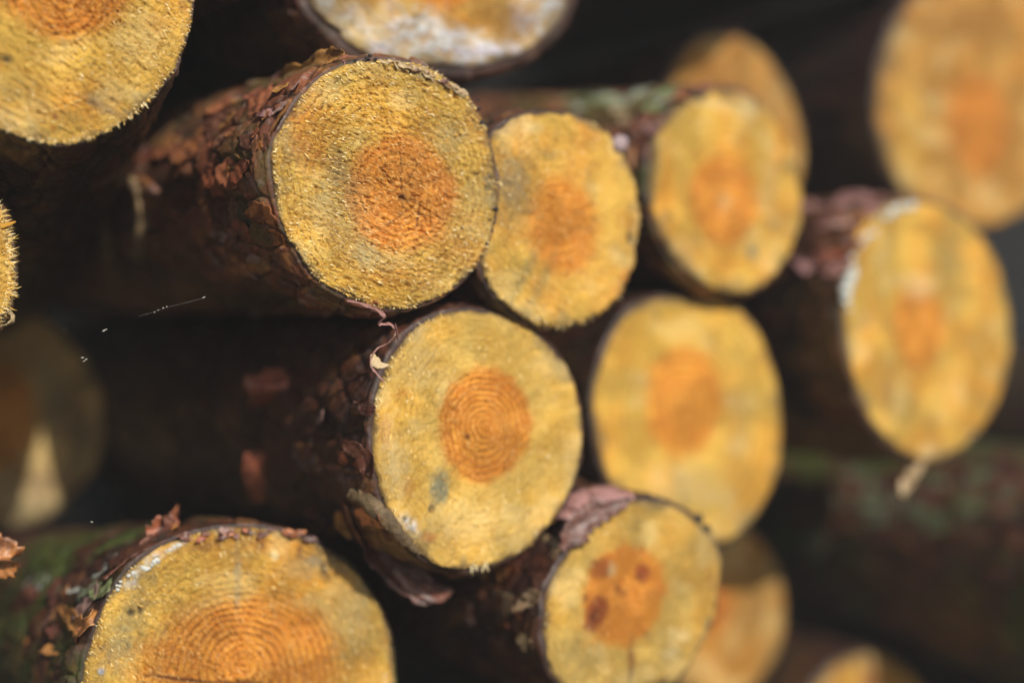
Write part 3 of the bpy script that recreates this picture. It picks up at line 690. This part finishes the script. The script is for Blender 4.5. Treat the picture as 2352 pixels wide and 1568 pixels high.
scatter('Q', [(1820,1085,2350,1150,22),(2000,1110,2350,1200,14),(1850,1200,2350,1500,8)], .018, [FL_MOSS, FL_MOSS, FL_DARK], .12, seed=8)
scatter('E', [(1300,210,1530,250,22)], .012, [FL_GREEN], .1, seed=9)
scatter('N', [(60,1300,260,1420,12)], .011, [FL_MOSS, FL_GREEN], .1, seed=10)
scatter('E', [(1420,230,1520,330,5)], .014, [FL_PINK, FL_TAN], .3, seed=7)

UP = Vector((0, 0, 1)); RT = Vector((1, 0, 0)); FW = Vector((0, 1, 0))
ax33 = Vector((-math.sin(AXIS0), math.cos(AXIS0), 0))
# peeling strip on top of the sharpest log
ribbon('C', [at(640,188,.97), at(668,168,.95), at(700,163,.935), at(735,143,.92), at(765,132,.91), at(790,122,.90)], [.002,.0055,.004,.0065,.006,.0012], [ax33+UP*.55]*6, FL_ORANGE, 'bark_strip', seed=1, cup=.5)
ribbon('C', [at(600,215,1.0), at(650,190,.965), at(700,178,.94), at(750,158,.92), at(790,146,.90)], [.003,.009,.009,.007,.002], [ax33+UP*.1]*5, FL_PINK, 'bark_strip', seed=2, cup=-.3)
ribbon('C', [at(520,275,1.0), at(560,262,.98), at(600,258,.96), at(650,240,.94)], [.002,.008,.007,.002], [ax33+UP*.3]*4, FL_ORANGE, 'bark_strip', seed=3, cup=.5)
# curled ribbon hanging from its lower rim
ribbon('C', [at(800,690,.89), at(842,700,.885), at(868,712,.88), at(884,726,.88), at(874,742,.885), at(898,744,.89), at(912,762,.89), at(896,786,.888), at(870,800,.886), at(856,818,.885), at(853,838,.885), at(866,858,.885), at(884,876,.886)],
       [.0015,.0025,.003,.002,.0016,.002,.0014,.0014,.0016,.001,.0011,.0009,.0003], [FW+RT*.35+UP*.2]*13, FL_PINK, 'hanging_bark_curl', seed=4, sub=6, ruff=.5, thick=.0007)
ribbon('C', [at(856,812,.886), at(862,830,.886), at(873,838,.887), at(893,838,.889)], [.001,.0035,.0026,.0004], [RT*.4+UP*.7+FW*.3]*4, FL_TAN, 'hanging_bark_curl', seed=5, ruff=.2)
ribbon('C', [at(908,742,.888), at(913,760,.888), at(914,782,.888)], [.0003,.0007,.0003], FW+RT, FL_DARK, 'hanging_bark_curl', seed=6)
# crumbly torn inner bark on its upper right rim
rs = random.Random(9)
for i in range(30):
    t = rs.random(); px = 870+t*200+rs.uniform(-5, 5); py = 140+(t**1.6)*75+rs.uniform(-4, 9)
    P = LOGS['C']['proj'](px, py)+LOGS['C']['n']*.001
    flake('C', P, (LOGS['C']['n']+UP*.5+Vector((rs.uniform(-.6, .6), rs.uniform(-.4, .4), rs.uniform(-.5, .5)))).normalized(), RT+UP*rs.uniform(-1.0, .3), rs.uniform(.0016, .0048), rs.uniform(.0008, .0017), curl=.8, lift=.0005, mat=FL_TAN if rs.random() < .8 else FL_DARK, seed=i, name='inner_bark_shred', twist=rs.uniform(-1, 1))
for i, (px, py, r_) in enumerate([(1100,250,.0016),(1107,282,.0018),(1140,480,.002),(1098,232,.001),(1118,560,.0014),(850,128,.0016),(842,134,.0013),(862,136,.0012),(815,140,.0012),(1125,505,.0012)]):
    blob('C', LOGS['C']['proj'](px, py), r_, BLACKDIRT, 'dirt_crumb', i)
# branch scar far back on its bark
LC = LOGS['C']; V = []; nB = 8; ring_pts = []
for i in range(60):
    a_ = 2*math.pi*i/60; w_ = 1+.3*math.sin(3*a_+1)+.2*math.sin(5*a_)
    h = hit('C', 285+44*math.cos(a_)*(1+.08*math.sin(2*a_)), 505+(105+(30 if math.sin(a_) > .6 else 0))*math.sin(a_))
    if h: ring_pts.append((h[0], h[1], w_))
if len(ring_pts) > 30:
    m_ = len(ring_pts); cc = sum((p for p, _, _ in ring_pts), Vector())/m_; Nm = sum((n for _, n, _ in ring_pts), Vector()).normalized()
    for p, n, w_ in ring_pts:
        out = (p-cc); out = (out-Nm*out.dot(Nm)).normalized()
        for j in range(nB):
            b_ = 2*math.pi*j/nB
            V.append(to_local(LC, p+out*(.0045*w_*math.cos(b_))+Nm*(.004*w_*math.sin(b_)+.001)))
    F = [(i*nB+j, ((i+1) % m_)*nB+j, ((i+1) % m_)*nB+(j+1) % nB, i*nB+(j+1) % nB) for i in range(m_) for j in range(nB)]
    mesh('branch_scar', V, F, plain_mat('scar_wood', (.34, .23, .11), .8, 120, .95, (.07, .04, .025)), LC['bark'])
# big curled bark sheets under the ringed log's lower left rim
FL_REDDISH = flake_mat('loose_bark_rust', [(.34, .10, .05), (.40, .13, .05)])
OLIVE_BARK = plain_mat('olive_inner_bark', (.15, .095, .04), .7, 150, .8)
SI = lambda x, y, o=.006, Y=.97: surf('I', x, y, o, Y)
ribbon('I', [SI(790,1150,.003), SI(800,1200,.004), SI(835,1245,.005,.99), SI(885,1290,.005,.99), SI(940,1332,.005,.99), SI(990,1362,.005,.99), SI(1035,1352,.004,.99)],
       [.003,.008,.011,.012,.012,.009,.001], [FW*.2-RT*.35+UP*.8]*7, FL_DARK, 'curled_bark_sheet', seed=11, cup=.45, thick=.001)
ribbon('I', [SI(800,1130,.010), SI(850,1160,.010), SI(895,1200,.008), SI(930,1240,.007), SI(965,1272,.006)], [.004,.006,.005,.004,.001], [UP*.8+RT*.3]*5, OLIVE_BARK, 'curled_bark_sheet', seed=12, cup=-.4, thick=.001)
ribbon('I', [SI(776,1175,.014), SI(782,1205,.014), SI(806,1236,.014)], [.002,.004,.001], [RT]*3, FL_ORANGE, 'curled_bark_sheet', seed=13, cup=.3)
ribbon('I', [SI(905,1300,.006,.985), SI(950,1345,.006,.985), SI(1005,1368,.006,.985), SI(1040,1352,.005,.985)], [.003,.006,.005,.001], [UP+RT*.4]*4, FL_DARK, 'curled_bark_sheet', seed=14, cup=.3)
ribbon('I', [SI(645,845,.01), SI(635,890,.01), SI(600,930,.01)], [.012,.022,.010], [RT+UP*.2]*3, FL_REDDISH, 'bark_flake', seed=15, cup=.3)
ribbon('I', [SI(588,1035,.01), SI(590,1090,.01), SI(596,1150,.01)], [.008,.010,.004], [RT]*3, FL_REDDISH, 'bark_flake', seed=16, cup=.4)
ribbon('I', [at(870,965,.985), at(862,1000,.985), at(868,1040,.985)], [.001,.002,.001], [RT-FW]*3, FL_RED, 'bark_flake', seed=17)
# loose bark on the big bottom left log
ribbon('N', [rim('N',330,1285,.02), rim('N',370,1250,.02), rim('N',410,1222,.022), rim('N',440,1190,.03)], [.004,.009,.007,.007], [FW+RT*.3+UP*.1]*4, FL_DARK, 'bark_flake', seed=21, cup=.5, ruff=.4)
ribbon('N', [rim('N',370,1218,.03), rim('N',405,1205,.03), rim('N',440,1183,.03)], [.003,.006,.003], [UP+RT*.2]*3, FL_RED, 'bark_flake', seed=22, cup=.6, ruff=.6)
ribbon('N', [surf('N',135,1390), surf('N',165,1420,.006), surf('N',190,1440,.006), surf('N',220,1400)], [.001,.006,.007,.003], [UP*.9+RT*.4]*4, FL_RED, 'bark_flake', seed=23, cup=.4, ruff=.4)
ribbon('N', [rim('N',250,1330,.008), rim('N',300,1288,.008), rim('N',360,1250,.008), rim('N',470,1214,.006)], [.003,.005,.004,.002], [FW+UP*.3]*4, FL_DARK, 'bark_flake', seed=24, cup=.4, ruff=.5)
ribbon('N', [at(-30,1250,.86), at(5,1262,.86), at(22,1280,.86), at(8,1308,.86), at(-10,1320,.86)], [.007,.008,.009,.006,.002], [UP+FW*.3]*5, FL_ORANGE, 'bark_flake', seed=25, cup=.4, ruff=.3)
rs = random.Random(33)
for i in range(26):
    t = rs.random(); x = 262+t*150+rs.uniform(-5, 5); y = 1350-t*105+rs.uniform(-7, 7)
    blob('N', LOGS['N']['proj'](x, y+4), rs.uniform(.0007, .0022), LICHEN, 'lichen_fleck', i)
for i in range(24):
    t = rs.random(); x = 400+t*330+rs.uniform(-5, 5); y = 1238-26*math.sin(t*2.6)+t*10+rs.uniform(-4, 12)
    flake('N', LOGS['N']['proj'](x, y)+LOGS['N']['n']*.001, LOGS['N']['n']+UP*rs.uniform(0, .8), RT+UP*rs.uniform(-.6, .6), rs.uniform(.002, .006), rs.uniform(.001, .0028), curl=.6, mat=rs.choice([FL_DARK, FL_RED]), seed=i+70, name='inner_bark_shred')
blob('N', LOGS['N']['proj'](232,1542), .0022, LICHEN, 'pale_pebble', 5)
# curl at the left edge
ribbon('P', [at(-30,722,.88), at(0,722,.88), at(24,716,.88), at(30,735,.88), at(14,748,.88), at(-10,752,.88)], [.003,.002,.0016,.002,.002,.002], [FW+RT*.3]*6, FL_TAN, 'bark_strip', seed=31, ruff=.4)
ribbon('P', [at(2,520,.885), at(20,514,.885), at(36,509,.885)], [.0015,.0012,.0004], [UP]*3, FIBRE, 'splinter', seed=32)
# pink peel on the knotty log and dark crumb
ribbon('K', [at(1285,1190,1.0), at(1320,1150,1.01), at(1370,1130,1.02), at(1420,1128,1.02), at(1458,1140,1.02)], [.006,.010,.011,.008,.002], [UP*.6+FW*.9]*5, FL_PINK, 'bark_strip', seed=41, cup=-.3, thick=.001)
ribbon('K', [at(1290,1260,.985), at(1340,1205,.99), at(1390,1170,1.0), at(1450,1146,1.01)], [.004,.010,.007,.002], [UP*.5-RT*.5]*4, FL_DARK, 'bark_strip', seed=42, cup=.3, ruff=.5)
ribbon('K', [at(1115,1465,1.08), at(1140,1475,1.08), at(1165,1478,1.08)], [.010,.009,.002], [UP]*3, FL_TAN, 'bark_flake', seed=43, cup=.4, ruff=.5)
blob('K', LOGS['K']['proj'](1604,1190), .0045, BLACKDIRT, 'dirt_crumb', 7); blob('K', LOGS['K']['proj'](1622,1213), .004, BLACKDIRT, 'dirt_crumb', 8)
# chip on the second log
blob('D', LOGS['D']['proj'](1424,330), .0075, plain_mat('chip_bark', (.40, .30, .31), .7, 200, .6), 'bark_chip', 3)
# white flecks on the oval log's left rim
rs = random.Random(21)
RIM = [(2110,466),(2075,475),(2045,490),(2012,512),(1990,540),(1968,575),(1955,620),(1948,660),(1944,700),(1946,740)]
for i in range(34):
    t = rs.random()*(len(RIM)-1.001); k = int(t); f = t-k
    x = RIM[k][0]*(1-f)+RIM[k+1][0]*f+rs.uniform(-7, 7); y = RIM[k][1]*(1-f)+RIM[k+1][1]*f+rs.uniform(-7, 7)
    blob('H', LOGS['H']['proj'](x, y), rs.uniform(.0015, .0045)*(1.4 if 5 < t < 7.4 else 1), LICHEN, 'lichen_fleck', i)
ribbon('H', [at(2125,1058,1.2), at(2100,1085,1.19), at(2080,1115,1.18), at(2072,1140,1.18)], [.002,.005,.005,.001], [RT+UP*.3]*4, FL_TAN, 'bark_strip', seed=51, cup=.3)
for i, (px, py, r_) in enumerate([(1620,190,.009),(1560,225,.007)]):
    ribbon('E', [at(px-30, py+8, 1.12), at(px, py-4, 1.12), at(px+25, py+3, 1.12)], [.003,.006,.002], [FW+UP*.3]*3, FL_RED, 'bark_flake', seed=60+i)

# ------------------------------------------------------------------ cobweb thread with caught specks
cw = bpy.data.objects.new('cobweb', None); C.objects.link(cw); cw.location = at(330, 720, .90)
cw['label'] = 'thin cobweb thread with pale specks in the dark gap under the mossy bark'; cw['category'] = 'cobweb'
def tube(name, pts, r, mat, parent):
    V = []; F = []
    o = parent.location
    for i, p in enumerate(pts):
        for k in range(5):
            a_ = 2*math.pi*k/5; V.append(tuple(p-o+Vector((0, math.cos(a_)*r, math.sin(a_)*r))))
    for i in range(len(pts)-1):
        for k in range(5): F.append((i*5+k, i*5+(k+1) % 5, (i+1)*5+(k+1) % 5, (i+1)*5+k))
    return mesh(name, V, F, mat, parent)
tube('thread', [at(318+i*15, 726-i*4.3+math.sin(i*.9)*.8, .895) for i in range(0, 11)], 0.000018, WEB, cw)
sp = random.Random(3)
for (px, py, L_) in [(468,683,5),(383,704,2),(375,707,2),(363,712,2),(355,717,1.5),(242,757,4),(238,760,3),(190,821,4),(198,825,3),(193,829,3),(211,1198,3),(150,758,1.2),(125,798,1.2),(127,968,1)]:
    c_ = at(px, py, .895); d_ = Vector((sp.uniform(.5, 1), 0, sp.uniform(-.1, .6)))*L_*.00028
    tube('caught_speck', [c_-d_, c_, c_+d_], .00022 if L_ > 1.3 else .00012, WEB, cw)

# ------------------------------------------------------------------ setting
def sheet(name, O, ux, uy, nx, ny, amp, mat, sc):
    i, j = np.meshgrid(np.linspace(-1, 1, nx), np.linspace(-1, 1, ny))
    nn = np.array(ux.cross(uy).normalized())
    P = np.array(O)+i[..., None]*np.array(ux)+j[..., None]*np.array(uy)
    P = P+nn*(fbm(P[..., 0]*sc, P[..., 1]*sc, P[..., 2]*sc, 3, 4)*amp)[..., None]
    o = mesh(name, P.reshape(-1, 3), grid_faces(ny, nx, False), mat)
    o['kind'] = 'structure'; return o
sheet('ground', Vector((0, 0, -.02)), Vector((60, 0, 0)), Vector((0, 60, 0)), 200, 200, .04, GROUND, 1.5)
u33 = Vector((math.cos(AXIS0), math.sin(AXIS0), 0))
sheet('dark_backing', Vector((0, 0, 1.5))+ax33*3.4, u33*9, UP*2.6+ax33*.9, 200, 80, .15, BACKING, 1.2)  # made-up backing behind the pile; its darkness stands in for deep shade

# ------------------------------------------------------------------ added veil volume around the pile that lifts the blacks
bpy.ops.mesh.primitive_cube_add(size=1, location=(0, 1.2, 1.6))
hz = bpy.context.object; hz.name = 'added_veil'; hz.scale = (30, 14, 6.0); hz['kind'] = 'stuff'
hm = bpy.data.materials.new('veil_volume'); hm.use_nodes = True; ht = hm.node_tree
ht.nodes.remove(ht.nodes['Principled BSDF'])
pv = ht.nodes.new('ShaderNodeVolumePrincipled'); pv.inputs['Density'].default_value = VEIL; pv.inputs['Color'].default_value = (.86, .86, .86, 1)
ht.links.new(pv.outputs[0], ht.nodes['Material Output'].inputs['Volume'])
hz.data.materials.append(hm)
